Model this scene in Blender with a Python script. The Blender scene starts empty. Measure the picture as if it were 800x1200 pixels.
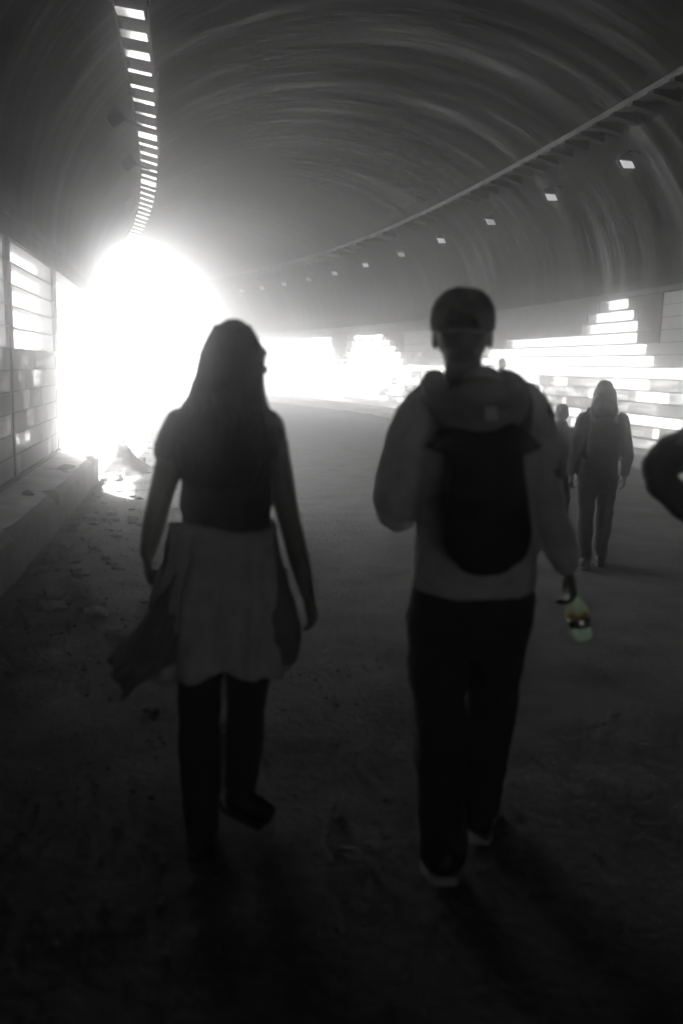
import bpy, bmesh, math, random
from mathutils import Vector, Matrix, noise
random.seed(7)
S = bpy.context.scene
C = S.collection
R = math.radians
PI = math.pi

# ------------------------------------------------------------------ camera, sky, sun, exposure
YAW, PITCH, ROLL, CAM_Z = 0.1452, -0.1688, 0.0217, 1.5
cd = bpy.data.cameras.new('camera')
cam = bpy.data.objects.new('camera', cd)
C.objects.link(cam)
cam.location = (0, 0, CAM_Z)
cam.rotation_mode = 'XYZ'
cam.matrix_world = (Matrix.Translation((0, 0, CAM_Z)) @ Matrix.Rotation(-YAW, 4, 'Z')
                    @ Matrix.Rotation(PI / 2 + PITCH, 4, 'X') @ Matrix.Rotation(ROLL, 4, 'Z'))
cd.sensor_fit = 'VERTICAL'
cd.sensor_height = 36
cd.sensor_width = 24
cd.lens = 30
cd.clip_end = 1000
cd.dof.use_dof = True
cd.dof.focus_distance = 16.0
cd.dof.aperture_fstop = 1.75
S.camera = cam

SUN_EL, SUN_AZ = 42, 30          # degrees; azimuth to the left of +Y
W = bpy.data.worlds.new('World')
S.world = W
W.use_nodes = True
wn = W.node_tree
wn.nodes.clear()
sky = wn.nodes.new('ShaderNodeTexSky')
sky.sky_type = 'NISHITA'
sky.sun_disc = False
sky.sun_elevation = R(SUN_EL)
sky.sun_rotation = R(-SUN_AZ)
sky.dust_density = 4.0
bw = wn.nodes.new('ShaderNodeRGBToBW')      # the photograph is black and white
bg = wn.nodes.new('ShaderNodeBackground')
bg.inputs['Strength'].default_value = 0.12
wo = wn.nodes.new('ShaderNodeOutputWorld')
wn.links.new(sky.outputs[0], bw.inputs[0])
wn.links.new(bw.outputs[0], bg.inputs[0])
wn.links.new(bg.outputs[0], wo.inputs[0])

sd = bpy.data.lights.new('sun', 'SUN')
sd.energy = 4.0
sd.angle = R(0.6)
sd.color = (1, 0.985, 0.965)
sun = bpy.data.objects.new('sun', sd)
C.objects.link(sun)
to_sun = Vector((-math.sin(R(SUN_AZ)) * math.cos(R(SUN_EL)), math.cos(R(SUN_AZ)) * math.cos(R(SUN_EL)), math.sin(R(SUN_EL))))
sun.rotation_euler = to_sun.to_track_quat('Z', 'Y').to_euler()
sun.location = (-10, 60, 40)

S.view_settings.view_transform = 'Standard'
S.view_settings.look = 'None'
S.view_settings.gamma = 1
S.view_settings.use_curve_mapping = False
S.view_settings.exposure = 3.75
S.render.engine = 'CYCLES'
cy = S.cycles
cy.use_denoising = True
cy.max_bounces = 10
cy.diffuse_bounces = 6
cy.glossy_bounces = 4
cy.transparent_max_bounces = 16
cy.volume_bounces = 5
cy.use_guiding = True
cy.sample_clamp_indirect = 20
HAZE = 0.048
HAZE_G = 0.97

# ------------------------------------------------------------------ helpers
def tag(o, label=None, cat=None, group=None, kind=None):
    if label: o['label'] = label
    if cat: o['category'] = cat
    if group: o['group'] = group
    if kind: o['kind'] = kind
    return o

def empty(name, loc=(0, 0, 0), rz=0.0):
    o = bpy.data.objects.new(name, None)
    o.empty_display_size = 0.2
    C.objects.link(o)
    o.location = loc
    o.rotation_euler = (0, 0, rz)
    return o

def obj(name, bm, mat, parent=None, smooth=False):
    me = bpy.data.meshes.new(name)
    bm.normal_update()
    bm.to_mesh(me)
    bm.free()
    me.materials.append(mat)
    if smooth:
        for p in me.polygons: p.use_smooth = True
    o = bpy.data.objects.new(name, me)
    C.objects.link(o)
    if parent: o.parent = parent
    return o

def box(bm, c, d, rot=None):
    """box centred at c with full sizes d, optional rotation matrix"""
    vs = []
    for sx in (-.5, .5):
        for sy in (-.5, .5):
            for sz in (-.5, .5):
                v = Vector((sx * d[0], sy * d[1], sz * d[2]))
                if rot is not None: v = rot @ v
                vs.append(bm.verts.new(Vector(c) + v))
    for f in ((0, 1, 3, 2), (4, 6, 7, 5), (0, 4, 5, 1), (2, 3, 7, 6), (0, 2, 6, 4), (1, 5, 7, 3)):
        bm.faces.new([vs[i] for i in f])
    return vs

def catmull(P, n):
    out = []
    for i in range(len(P) - 1):
        p0, p1, p2, p3 = P[max(i - 1, 0)], P[i], P[i + 1], P[min(i + 2, len(P) - 1)]
        for k in range(n):
            t = k / n
            out.append([0.5 * (2 * b + (c - a) * t + (2 * a - 5 * b + 4 * c - d) * t * t + (3 * b - a - 3 * c + d) * t ** 3)
                        for a, b, c, d in zip(p0, p1, p2, p3)])
    out.append(list(P[-1]))
    return out

def tube(bm, pts, n=14, sub=4, ref=(1, 0, 0), cap=True, capk=1.0):
    """lofted closed tube; pts: (x, y, z, r) or (x, y, z, rx, ry); rx along ref"""
    P = [list(p) if len(p) == 5 else [p[0], p[1], p[2], p[3], p[3]] for p in pts]
    P = catmull(P, sub) if sub > 1 else P
    V = [Vector(p[:3]) for p in P]
    if cap:                                        # round the ends
        def ends(a, b, p):
            d = (a - b)
            d = d.normalized() if d.length > 1e-6 else Vector((0, 0, 1))
            r = min(p[3], p[4])
            o = []
            for t in (.45, .8, .97):
                k = math.sqrt(max(0, 1 - t * t))
                q = a + d * r * t * capk
                o.append([q.x, q.y, q.z, p[3] * k, p[4] * k])
            return o
        e0 = ends(V[0], V[1], P[0])
        e1 = ends(V[-1], V[-2], P[-1])
        P = e0[::-1] + P + e1
        V = [Vector(p[:3]) for p in P]
    ref = Vector(ref)
    rings = []
    for i, p in enumerate(P):
        d = V[min(i + 1, len(V) - 1)] - V[max(i - 1, 0)]
        if d.length < 1e-7: d = Vector((0, 0, 1))
        d.normalize()
        a = ref - d * ref.dot(d)
        if a.length < 1e-3: a = Vector((0, 1, 0)) - d * d.y
        a.normalize()
        b = d.cross(a)
        rings.append([bm.verts.new(V[i] + a * p[3] * math.cos(2 * PI * k / n) + b * p[4] * math.sin(2 * PI * k / n)) for k in range(n)])
    for r0, r1 in zip(rings, rings[1:]):
        for k in range(n):
            bm.faces.new((r0[k], r0[(k + 1) % n], r1[(k + 1) % n], r1[k]))
    bm.faces.new(rings[0][::-1])
    bm.faces.new(rings[-1])

def ball(bm, c, r, rot=None, seg=14):
    m = Matrix.Translation(c)
    if rot is not None: m = m @ rot.to_4x4()
    m = m @ Matrix.Diagonal((r[0], r[1], r[2], 1))
    bmesh.ops.create_uvsphere(bm, u_segments=seg, v_segments=seg * 2 // 3, radius=1, matrix=m)

clouds = {}
def cloud_tex(size):
    if size not in clouds:
        t = bpy.data.textures.new('cloth_folds', 'CLOUDS')
        t.noise_scale = size
        t.noise_depth = 2
        clouds[size] = t
    return clouds[size]

def fuse(name, bm, mat, parent, voxel=.007, smooth=6, fold=0.0, fold_size=.08):
    """melt overlapping closed tubes into one continuous skin"""
    bmesh.ops.recalc_face_normals(bm, faces=bm.faces)
    me = bpy.data.meshes.new(name + '_base')
    bm.to_mesh(me)
    bm.free()
    t = bpy.data.objects.new(name + '_base', me)
    C.objects.link(t)
    m = t.modifiers.new('r', 'REMESH'); m.mode = 'VOXEL'; m.voxel_size = voxel
    m = t.modifiers.new('s', 'SMOOTH'); m.iterations = smooth; m.factor = .5
    if fold:
        m = t.modifiers.new('d', 'DISPLACE'); m.texture = cloud_tex(fold_size); m.strength = fold; m.mid_level = .5
        m.texture_coords = 'LOCAL'
    dg = bpy.context.evaluated_depsgraph_get()
    out = bpy.data.meshes.new_from_object(t.evaluated_get(dg))
    out.name = name
    bpy.data.objects.remove(t)
    bpy.data.meshes.remove(me)
    out.materials.clear()
    out.materials.append(mat)
    for p in out.polygons: p.use_smooth = True
    o = bpy.data.objects.new(name, out)
    C.objects.link(o)
    o.parent = parent
    return o

# ------------------------------------------------------------------ materials
def newmat(name):
    m = bpy.data.materials.new(name)
    m.use_nodes = True
    nt = m.node_tree
    nt.nodes.clear()
    out = nt.nodes.new('ShaderNodeOutputMaterial')
    return m, nt, out

def nd(nt, typ, **kw):
    n = nt.nodes.new(typ)
    for k, v in kw.items():
        if k in n.inputs: n.inputs[k].default_value = v
        else: setattr(n, k, v)
    return n

def ramp(nt, src, stops):
    r = nt.nodes.new('ShaderNodeValToRGB')
    el = r.color_ramp.elements
    while len(el) < len(stops): el.new(.5)
    for e, (p, v) in zip(el, stops):
        e.position = p
        e.color = (v, v, v, 1) if not isinstance(v, tuple) else (*v, 1)
    nt.links.new(src, r.inputs[0])
    return r

def surf(name, lo, hi, scale=6, rough=.8, bump=.3, bscale=None, stretch=(1, 1, 1), coord='Object', metal=0, dist=.02, detail=6, spec=.4, tint=(1, 1, 1)):
    m, nt, out = newmat(name)
    tc = nd(nt, 'ShaderNodeTexCoord')
    mp = nd(nt, 'ShaderNodeMapping')
    mp.inputs['Scale'].default_value = stretch
    nt.links.new(tc.outputs[coord], mp.inputs[0])
    n1 = nd(nt, 'ShaderNodeTexNoise', Scale=scale, Detail=detail, Roughness=.62)
    nt.links.new(mp.outputs[0], n1.inputs['Vector'])
    T = lambda v: (v * tint[0], v * tint[1], v * tint[2])
    cr = ramp(nt, n1.outputs[0], [(.32, T(lo)), (.68, T(hi))])
    p = nd(nt, 'ShaderNodeBsdfPrincipled', Roughness=rough, Metallic=metal)
    p.inputs['Specular IOR Level'].default_value = spec
    nt.links.new(cr.outputs[0], p.inputs['Base Color'])
    if bump:
        n2 = nd(nt, 'ShaderNodeTexNoise', Scale=bscale or scale * 3, Detail=8, Roughness=.65)
        nt.links.new(mp.outputs[0], n2.inputs['Vector'])
        b = nd(nt, 'ShaderNodeBump', Strength=bump, Distance=dist)
        nt.links.new(n2.outputs[0], b.inputs['Height'])
        nt.links.new(b.outputs[0], p.inputs['Normal'])
    nt.links.new(p.outputs[0], out.inputs[0])
    return m

def block_mat(name, kind):
    """frosted glass block: lets daylight through; the dirt on it blocks it. UV in metres (along wall, height)"""
    m, nt, out = newmat(name)
    tc = nd(nt, 'ShaderNodeTexCoord')
    mp = nd(nt, 'ShaderNodeMapping')
    mp.inputs['Scale'].default_value = (1.0, 2.6, 1)
    nt.links.new(tc.outputs['UV'], mp.inputs[0])
    n1 = nd(nt, 'ShaderNodeTexNoise', Scale=2.1, Detail=5, Roughness=.6)
    nt.links.new(mp.outputs[0], n1.inputs['Vector'])
    bk = nd(nt, 'ShaderNodeTexBrick')          # per-block tone
    bk.offset = .5
    for k, v in {'Scale': 1.0, 'Mortar Size': 0.0, 'Brick Width': .4, 'Row Height': .2, 'Color1': (0, 0, 0, 1), 'Color2': (1, 1, 1, 1), 'Bias': 0.0}.items():
        bk.inputs[k].default_value = v
    nt.links.new(tc.outputs['UV'], bk.inputs['Vector'])
    mx = nd(nt, 'ShaderNodeMath', operation='MULTIPLY_ADD')
    nt.links.new(bk.outputs['Color'], mx.inputs[0])
    mx.inputs[1].default_value = .22
    nt.links.new(n1.outputs[0], mx.inputs[2])
    if kind == 'clean': stops = [(.2, .75), (.6, .95)]
    elif kind == 'dirty': stops = [(.36, .02), (.51, .20), (.69, .66)]
    else: stops = [(.40, .0), (.62, .05), (.80, .16)]
    cr = ramp(nt, mx.outputs[0], stops)
    tr = nd(nt, 'ShaderNodeBsdfTransparent', Color=(.76, .76, .76, 1))
    tl = nd(nt, 'ShaderNodeBsdfTranslucent', Color=(.7, .7, .7, 1))
    glass = nd(nt, 'ShaderNodeMixShader', Fac=.25)
    nt.links.new(tr.outputs[0], glass.inputs[1]); nt.links.new(tl.outputs[0], glass.inputs[2])
    df = nd(nt, 'ShaderNodeBsdfPrincipled', Roughness=.75)
    df.inputs['Base Color'].default_value = (.30, .30, .295, 1)
    mix = nd(nt, 'ShaderNodeMixShader')
    nt.links.new(cr.outputs[0], mix.inputs[0])
    nt.links.new(df.outputs[0], mix.inputs[1]); nt.links.new(glass.outputs[0], mix.inputs[2])
    nt.links.new(mix.outputs[0], out.inputs[0])
    return m

def vault_mat():
    """sooty shuttered concrete: streaks run round the arch. UV = (arc length, distance along)"""
    m, nt, out = newmat('vault_concrete')
    tc = nd(nt, 'ShaderNodeTexCoord')
    mp = nd(nt, 'ShaderNodeMapping'); mp.inputs['Scale'].default_value = (.13, 1.35, 1)
    mp2 = nd(nt, 'ShaderNodeMapping'); mp2.inputs['Scale'].default_value = (.5, .22, 1)
    nt.links.new(tc.outputs['UV'], mp.inputs[0]); nt.links.new(tc.outputs['UV'], mp2.inputs[0])
    n1 = nd(nt, 'ShaderNodeTexNoise', Scale=1.6, Detail=7, Roughness=.64)
    n2 = nd(nt, 'ShaderNodeTexNoise', Scale=1.2, Detail=5, Roughness=.6)
    nt.links.new(mp.outputs[0], n1.inputs['Vector']); nt.links.new(mp2.outputs[0], n2.inputs['Vector'])
    a = ramp(nt, n1.outputs[0], [(.42, .003), (.5, .028), (.57, .07), (.65, .17)])
    b = ramp(nt, n2.outputs[0], [(.3, .40), (.7, 1.0)])
    mu = nd(nt, 'ShaderNodeMix', data_type='RGBA', blend_type='MULTIPLY')
    mu.inputs[0].default_value = 1
    nt.links.new(a.outputs[0], mu.inputs[6]); nt.links.new(b.outputs[0], mu.inputs[7])
    p = nd(nt, 'ShaderNodeBsdfPrincipled', Roughness=.72)
    nt.links.new(mu.outputs[2], p.inputs['Base Color'])
    p.inputs['Specular IOR Level'].default_value = .08
    bp = nd(nt, 'ShaderNodeBump', Strength=.6, Distance=.09)
    nt.links.new(n1.outputs[0], bp.inputs['Height'])
    nt.links.new(bp.outputs[0], p.inputs['Normal'])
    nt.links.new(p.outputs[0], out.inputs[0])
    return m

M = {}
M['vault'] = vault_mat()
M['clean'] = block_mat('clean_glass_block', 'clean')
M['dirty'] = block_mat('stained_glass_block', 'dirty')
M['dim'] = block_mat('blackened_glass_block', 'dim')
M['solid'] = surf('dark_concrete_block', .03, .10, 3, .85, .4, stretch=(1, 1, 2))
M['mortar'] = surf('sooty_mortar', .04, .08, 8, .9, .3)
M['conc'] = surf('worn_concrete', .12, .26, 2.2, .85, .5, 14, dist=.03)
M['road'] = surf('dusty_asphalt', .10, .26, 2.2, .85, .9, 22, dist=.022, detail=12, spec=.08)
M['ground'] = surf('pale_gravel', .40, .55, .7, .9, .4, 9)
M['lit_top'] = surf('daylit_concrete_top', .42, .75, 3, .9, .5, 18, dist=.02)  # paler colour stands for daylight falling on the pavement tops
M['dirt'] = surf('dry_dirt', .09, .2, 5, .95, .8, 20, dist=.04)
M['rubble'] = surf('broken_concrete', .18, .42, 9, .85, .6, 30)
M['stone'] = surf('grey_stone', .10, .3, 9, .85, .5, 30)
M['trough'] = surf('dusty_painted_steel', .07, .20, 4, .7, .3, 12, stretch=(1, 1, 1))
M['steel'] = surf('galvanised_steel', .30, .42, 6, .42, .1, 40, metal=.9)
M['plate'] = surf('polished_steel_plate', .62, .78, 3, .16, .05, 30, metal=1, dist=.004)
M['darksteel'] = surf('dark_painted_steel', .02, .05, 6, .8, .1, 40, spec=.1)
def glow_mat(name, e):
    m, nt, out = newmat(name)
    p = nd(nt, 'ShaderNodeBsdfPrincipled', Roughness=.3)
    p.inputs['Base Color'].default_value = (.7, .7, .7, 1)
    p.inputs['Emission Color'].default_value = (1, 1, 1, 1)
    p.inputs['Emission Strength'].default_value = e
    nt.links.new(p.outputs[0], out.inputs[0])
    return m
M['lens'] = glow_mat('emissive_lamp_face', .062)  # weak emission set in the face in place of a reflection
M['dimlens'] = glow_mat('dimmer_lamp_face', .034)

# ------------------------------------------------------------------ the tunnel's curved line
K0, K1, K2 = .001859, .000193, 1.7e-5
S_END, S_START = 40.0, -40.0  # rear end, unseen behind the camera, left open to light the walkers' backs
DS = .25
_tab = {}
def _build():
    x = y = 0.0
    n = int(90 / DS)
    for i in range(n + 1):
        s = i * DS
        u = min(s, S_END)
        th = K0 * u + K1 * u * u / 2 + K2 * u ** 3 / 3
        _tab[i] = (x, y, th)
        x += -math.sin(th) * DS
        y += math.cos(th) * DS
_build()
def line(s):
    if s <= 0: return 0.0, s, 0.0
    i = min(int(s / DS), int(90 / DS) - 1)
    t = s / DS - i
    a, b = _tab[i], _tab[i + 1]
    return tuple(a[k] * (1 - t) + b[k] * t for k in range(3))
def F(X, Z, s):
    """point at lateral offset X (right of the camera's line), height Z, distance s along the tunnel"""
    x, y, th = line(s)
    return Vector((x + X * math.cos(th), y + X * math.sin(th), Z))
def frame(s):
    th = line(s)[2]
    return Matrix.Rotation(th, 3, 'Z')          # columns: right, ahead, up

XC, HW, SPR, RISE = 2.8, 4.6, 2.9, 3.3
XL, XR = XC - HW, XC + HW
def srange(a, b, step=.5):
    n = max(1, round((b - a) / step))
    return [a + (b - a) * i / n for i in range(n + 1)]

def sweep(bm, prof, ss, closed=True, uvl=None):
    """sweep a closed profile [(X, Z)] along the tunnel, with end faces"""
    rings = [[bm.verts.new(F(X, Z, s)) for X, Z in prof] for s in ss]
    n = len(prof)
    for r0, r1 in zip(rings, rings[1:]):
        for k in range(n if closed else n - 1):
            bm.faces.new((r0[k], r0[(k + 1) % n], r1[(k + 1) % n], r1[k]))
    if closed:
        bm.faces.new(rings[0][::-1]); bm.faces.new(rings[-1])
    return rings

# ------------------------------------------------------------------ ground, road, walkways
bm = bmesh.new()
bmesh.ops.create_grid(bm, x_segments=2, y_segments=2, size=75, matrix=Matrix.Translation((0, 20, -.06)))
tag(obj('ground', bm, M['ground']), kind='structure')

def fbm(p, o=4):
    return noise.fractal(Vector(p), 1.0, 2.0, o)
bm = bmesh.new()
ss = srange(S_START, 2, .5) + srange(2.1, 9, .09) + srange(9.2, 24, .2) + srange(24.5, 60, .5)
xs = srange(-1.9, 7.5, .12)
g = []
for s in ss:
    row = []
    for X in xs:
        left = max(0.0, min(1.0, (1.5 - X) / 3.0))
        z = fbm((X * 1.1, s * 1.1, 0)) * .007 + fbm((X * 5, s * 5, 3)) * (.003 + .014 * left)
        row.append(bm.verts.new(F(X, z, s)))
    g.append(row)
for a, b in zip(g, g[1:]):
    for k in range(len(xs) - 1):
        bm.faces.new((a[k], a[k + 1], b[k + 1], b[k]))
tag(obj('road', bm, M['road'], smooth=True), kind='structure')

def walkway(X0, X1, h, s0, s1, chip):
    bm = bmesh.new()
    ss = srange(s0, s1, .12)
    rings = []
    for s in ss:
        c = max(0, fbm((s * 2.2, X0, 1))) * chip
        c2 = fbm((s * 1.1, X0, 5)) * .02
        e = X1 if chip >= 0 else X0
        w = .05 + c
        if X0 < 0: prof = [(X0, -.1), (X1 + c2, -.1), (X1 + c2, h - w), (X1 + c2 - w, h + c2 * .4), (X0, h + .01)]
        else: prof = [(X0 + c2, -.1), (X1, -.1), (X1, h + .01), (X0 + c2 + w, h + c2 * .4), (X0 + c2, h - w)]
        rings.append([bm.verts.new(F(X, Z, s)) for X, Z in prof])
    for r0, r1 in zip(rings, rings[1:]):
        for k in range(5):
            bm.faces.new((r0[k], r0[(k + 1) % 5], r1[(k + 1) % 5], r1[k]))
    bm.faces.new(rings[0][::-1]); bm.faces.new(rings[-1])
    bm.normal_update()
    bmesh.ops.recalc_face_normals(bm, faces=bm.faces)
    for f in bm.faces: f.material_index = 1 if f.normal.z > .8 else 0  # upward faces take the colour with the daylight painted in
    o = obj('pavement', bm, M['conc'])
    o.data.materials.append(M['lit_top'])
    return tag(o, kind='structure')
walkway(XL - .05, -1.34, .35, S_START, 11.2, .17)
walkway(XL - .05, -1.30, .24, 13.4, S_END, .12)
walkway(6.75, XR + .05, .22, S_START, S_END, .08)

# ------------------------------------------------------------------ vault
NA = 40
inner = [(XC + HW * math.cos(PI * (1 - k / NA)), SPR + RISE * math.sin(PI * k / NA)) for k in range(NA + 1)]
outer = [(XC + (HW + .5) * math.cos(PI * (1 - k / NA)), SPR - .02 + (RISE + .5) * math.sin(PI * k / NA)) for k in range(NA + 1)]
prof = inner + outer[::-1]
bm = bmesh.new()
ss = srange(S_START - .4, S_END, .5)
rings = sweep(bm, prof, ss)
uv = bm.loops.layers.uv.new('UVMap')
bm.verts.index_update()
np_ = len(prof)
arc = [0.0]
for a, b in zip(prof, prof[1:]): arc.append(arc[-1] + math.hypot(b[0] - a[0], b[1] - a[1]))
for f in bm.faces:
    for l in f.loops:
        i = l.vert.index
        l[uv].uv = (arc[i % np_], ss[i // np_])
v = obj('tunnel_vault', bm, M['vault'])
bm2 = None
for p in v.data.polygons: p.use_smooth = len(p.vertices) == 4
tag(v, 'dark curved concrete tunnel vault streaked with soot, arching over everybody', 'tunnel vault')

# ------------------------------------------------------------------ side walls of glass blocks
H = .2
NC = 14                                            # courses above the ground, the last meets the vault at 2.8
def steps(k, rows):                                # rows: course -> (s0, s1)
    return rows.get(k)
right_open = [
    {8: (13.1, 22.4), 9: (13.35, 20.0), 10: (13.6, 18.9), 11: (13.6, 15.6), 12: (13.75, 15.4), 13: (13.95, 15.0)},
    {8: (25.0, 29.3), 9: (25.2, 29.3), 10: (25.5, 29.2), 11: (25.9, 29.1), 12: (26.4, 29.0)},
    {8: (30.0, 39.4), 9: (30.0, 39.4), 10: (30.0, 39.4), 11: (30.2, 39.4), 12: (30.3, 39.4)},
]
left_open = [
    {k: (7.2, 8.40) for k in range(8, 13)},
    {k: (8.55, 11.2) for k in range(8, 13)},
]
def kind_at(side, k, s):
    if side < 0 and k < 13 and (11.42 < s < 24.0 or 24.5 < s < 39.4): return None      # the blown-out gap: no wall left
    op = right_open if side > 0 else left_open
    for rows in op:
        r = rows.get(k)
        if r and r[0] <= s <= r[1]: return 'clean'
    if side > 0:
        if k == 7 and 6 < s: return 'clean'
        if 1 <= k <= 7 and s > 6.5: return 'clean' if noise.cell(Vector((s / .4 + .5 * (k % 2), k + .5, 7.5))) < (s - 15) / 14 and k > 1 else 'dirty'
        if k >= 8 and 22.4 < s < 25.0: return 'dim' if k < 13 else 'solid'
        if k >= 8 and 11.3 < s < 13: return 'dim'
        if k in (8, 9) and s > 6: return 'dim'
        return 'solid'
    if 2 <= k <= 7 and s > 4:
        return 'dim' if noise.cell(Vector((s / .4 + .5 * (k % 2), k + .5, 3.5))) < .12 and s < 11 else 'dirty'
    return 'solid'

def side_wall(side, label):
    root = empty('side_wall', F(XL if side < 0 else XR, 0, 12))
    tag(root, label, 'wall')
    inv = root.matrix_basis.inverted()
    bms = {k: bmesh.new() for k in ('clean', 'dirty', 'dim', 'solid', 'mortar')}
    uvs = {k: b.loops.layers.uv.new('UVMap') for k, b in bms.items()}
    X0 = XL if side < 0 else XR                   # inner face
    sg = -1 if side < 0 else 1
    T = {'clean': .14, 'dirty': .15, 'dim': .16, 'solid': .22, 'mortar': .16}
    IN = {'clean': .03, 'dirty': .025, 'dim': .02, 'solid': .0, 'mortar': .02}
    def strip(kind, z0, z1, s0, s1):
        b, ul = bms[kind], uvs[kind]
        xi, xo = X0 + sg * IN[kind], X0 + sg * (IN[kind] + T[kind])
        ss = srange(s0, s1, .4)
        rings = []
        for s in ss: rings.append([b.verts.new(F(X, Z, s)) for X, Z in ((xi, z0), (xo, z0), (xo, z1), (xi, z1))])
        for r in rings:
            for vv in r: vv.co = inv @ vv.co
        zz = (z0, z0, z1, z1)
        for i in range(len(ss) - 1):
            for k in range(4):
                q = (k + 1) % 4
                f = b.faces.new((rings[i][k], rings[i][q], rings[i + 1][q], rings[i + 1][k]))
                for l, (sv, zv) in zip(f.loops, ((ss[i], zz[k]), (ss[i], zz[q]), (ss[i + 1], zz[q]), (ss[i + 1], zz[k]))):
                    l[ul].uv = (sv, zv)
        for r, sv in ((rings[0][::-1], ss[0]), (rings[-1], ss[-1])):
            f = b.faces.new(r)
            for l in f.loops: l[ul].uv = (sv, z0)
    N = int((S_END - S_START) / .05)
    for k in range(NC):
        z0, z1 = k * H, (k + 1) * H
        runs = []
        for i in range(N):
            s = S_START + (i + .5) * .05
            kd = kind_at(side, k, s)
            if runs and runs[-1][0] == kd: runs[-1][2] = s + .025
            else: runs.append([kd, s - .025, s + .025])
        for kd, a, b in runs:
            if kd is None: continue
            g = .007
            ex = .03 if kd == 'solid' else 0
            strip(kd, z0 + (g if kd != 'solid' else .004), z1 - (g if kd != 'solid' else .004), max(a - ex, S_START), min(b + ex, S_END))
    for k in range(1, NC):
        strip('mortar', k * H - (.0105 if side > 0 else .0075), k * H + (.0105 if side > 0 else .0075), S_START, S_END if side > 0 else 11.40)
    strip('solid', NC * H + .004, SPR + .03, S_START, S_END)
    # upright posts in the openings
    pb = []
    posts = [8.475, 11.30] if side < 0 else []
    names = {'clean': 'clean_block_courses', 'dirty': 'stained_block_courses', 'dim': 'blackened_block_courses', 'solid': 'concrete_block_courses', 'mortar': 'mortar_joints'}
    for kd, b in bms.items():
        if len(b.verts): obj(names[kd], b, M[kd], root)
        else: b.free()
    for sp in posts:
        b = bmesh.new()
        c = F(X0 + sg * .11, 1.45, sp)
        box(b, inv @ c, (.20, .07, 2.86), frame(sp))
        obj('post', b, M['solid'], root)
    return root
side_wall(-1, 'left tunnel wall of stained glass blocks, bright and close beside the raised pavement')
side_wall(1, 'long right tunnel wall with stepped white openings above a band of mottled glass blocks')

# ------------------------------------------------------------------ cable trays
def local(root, b):
    inv = root.matrix_basis.inverted()
    for vv in b.verts: vv.co = inv @ vv.co
    return b

def tilt_for(Pw, target):
    """normal that mirrors the eye ray at Pw towards target"""
    v = (Vector((0, 0, CAM_Z)) - Pw).normalized()
    w = (Vector(target) - Pw).normalized()
    return (v + w).normalized()

PORTAL = F(XC - 1.3, 2.2, S_END - 2)
def left_tray():
    X, Z, w = -.72, 4.87, .30
    root = empty('cable_tray', F(X, Z, 8))
    tag(root, 'cable tray along the left of the vault with a ladder of bright reflecting cross plates', 'cable tray')
    for dx in (-w / 2, w / 2):
        b = bmesh.new()
        sweep(b, [(X + dx - .012, Z - .03), (X + dx + .012, Z - .03), (X + dx + .012, Z + .09), (X + dx - .012, Z + .09)], srange(-8, S_END - .5, .6))
        obj('side_rail', local(root, b), M['darksteel'], root)
    b = bmesh.new()
    sweep(b, [(X - w / 2 + .013, Z + .05), (X + w / 2 - .013, Z + .05), (X + w / 2 - .013, Z + .07), (X - w / 2 + .013, Z + .07)], srange(-8, S_END - .5, .6))
    obj('tray_cover', local(root, b), M['darksteel'], root)
    for k, s in enumerate([7.42 - .58 * 8 + .58 * i for i in range(54)]):
        b = bmesh.new()
        long = .40 if k in (19, 25) else .32 if k in (11, 12, 13) else .14 + .07 * random.random()
        Pw = F(X, Z - .045, s)
        nrm = tilt_for(Pw, PORTAL + Vector((0, 0, -.6)))
        r = frame(s)
        ax = r @ Vector((1, 0, 0))
        z = nrm
        y = z.cross(ax).normalized()
        xx = y.cross(z)
        rot = Matrix((xx, y, z)).transposed()
        box(b, Pw, (w - .03, long, .012), rot)
        obj('cross_plate', local(root, b), M['plate'], root)
    for k, s in enumerate(srange(3, 33, 3.0)):
        for dx in (-w / 2 - .03, w / 2 + .03):
            b = bmesh.new()
            zt = SPR + RISE * math.sqrt(1 - ((X + dx - XC) / HW) ** 2)
            box(b, F(X + dx, (Z - .03 + zt + .05) / 2, s), (.025, .04, zt + .08 - Z), frame(s))
            obj('hanger', local(root, b), M['darksteel'], root)
left_tray()

def right_tray():
    X, Z, w = 5.93, 5.14, .26
    root = empty('cable_tray', F(X, Z, 12))
    tag(root, 'pale cable trough on toothed brackets running along the right of the vault above the lamps', 'cable tray')
    b = bmesh.new()
    sweep(b, [(X - w / 2, Z), (X + w / 2, Z + .02), (X + w / 2, Z + .11), (X + w / 2 - .015, Z + .11), (X + w / 2 - .015, Z + .04), (X - w / 2 + .015, Z + .02), (X - w / 2 + .015, Z + .09), (X - w / 2, Z + .09)], srange(-8, S_END - .4, .6))
    obj('trough', local(root, b), M['trough'], root)
    b = bmesh.new()
    for q, (dx, r) in enumerate(((-.06, .022), (0, .028), (.06, .02))):
        sweep(b, [(X + dx + r * math.cos(a * PI / 3), Z + .075 + r * math.sin(a * PI / 3)) for a in range(6)], srange(-8, S_END - .4, .6))
    obj('cables', local(root, b), M['darksteel'], root)
    for s in srange(6.5, 36, .5):
        b = bmesh.new()
        fr = frame(s)
        o = F(X, Z, s)
        pr = [(-w / 2 - .035, -.004), (w / 2 + .12, .010), (w / 2 + .12, -.14), (-w / 2 - .035, -.055)]
        vs = [[b.verts.new(o + fr @ Vector((px, dy, pz))) for px, pz in pr] for dy in (-.07, .07)]
        b.faces.new(vs[0]); b.faces.new(vs[1][::-1])
        for k in range(4):
            b.faces.new((vs[0][k], vs[1][k], vs[1][(k + 1) % 4], vs[0][(k + 1) % 4]))
        obj('bracket', local(root, b), M['darksteel'], root)
right_tray()

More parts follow.
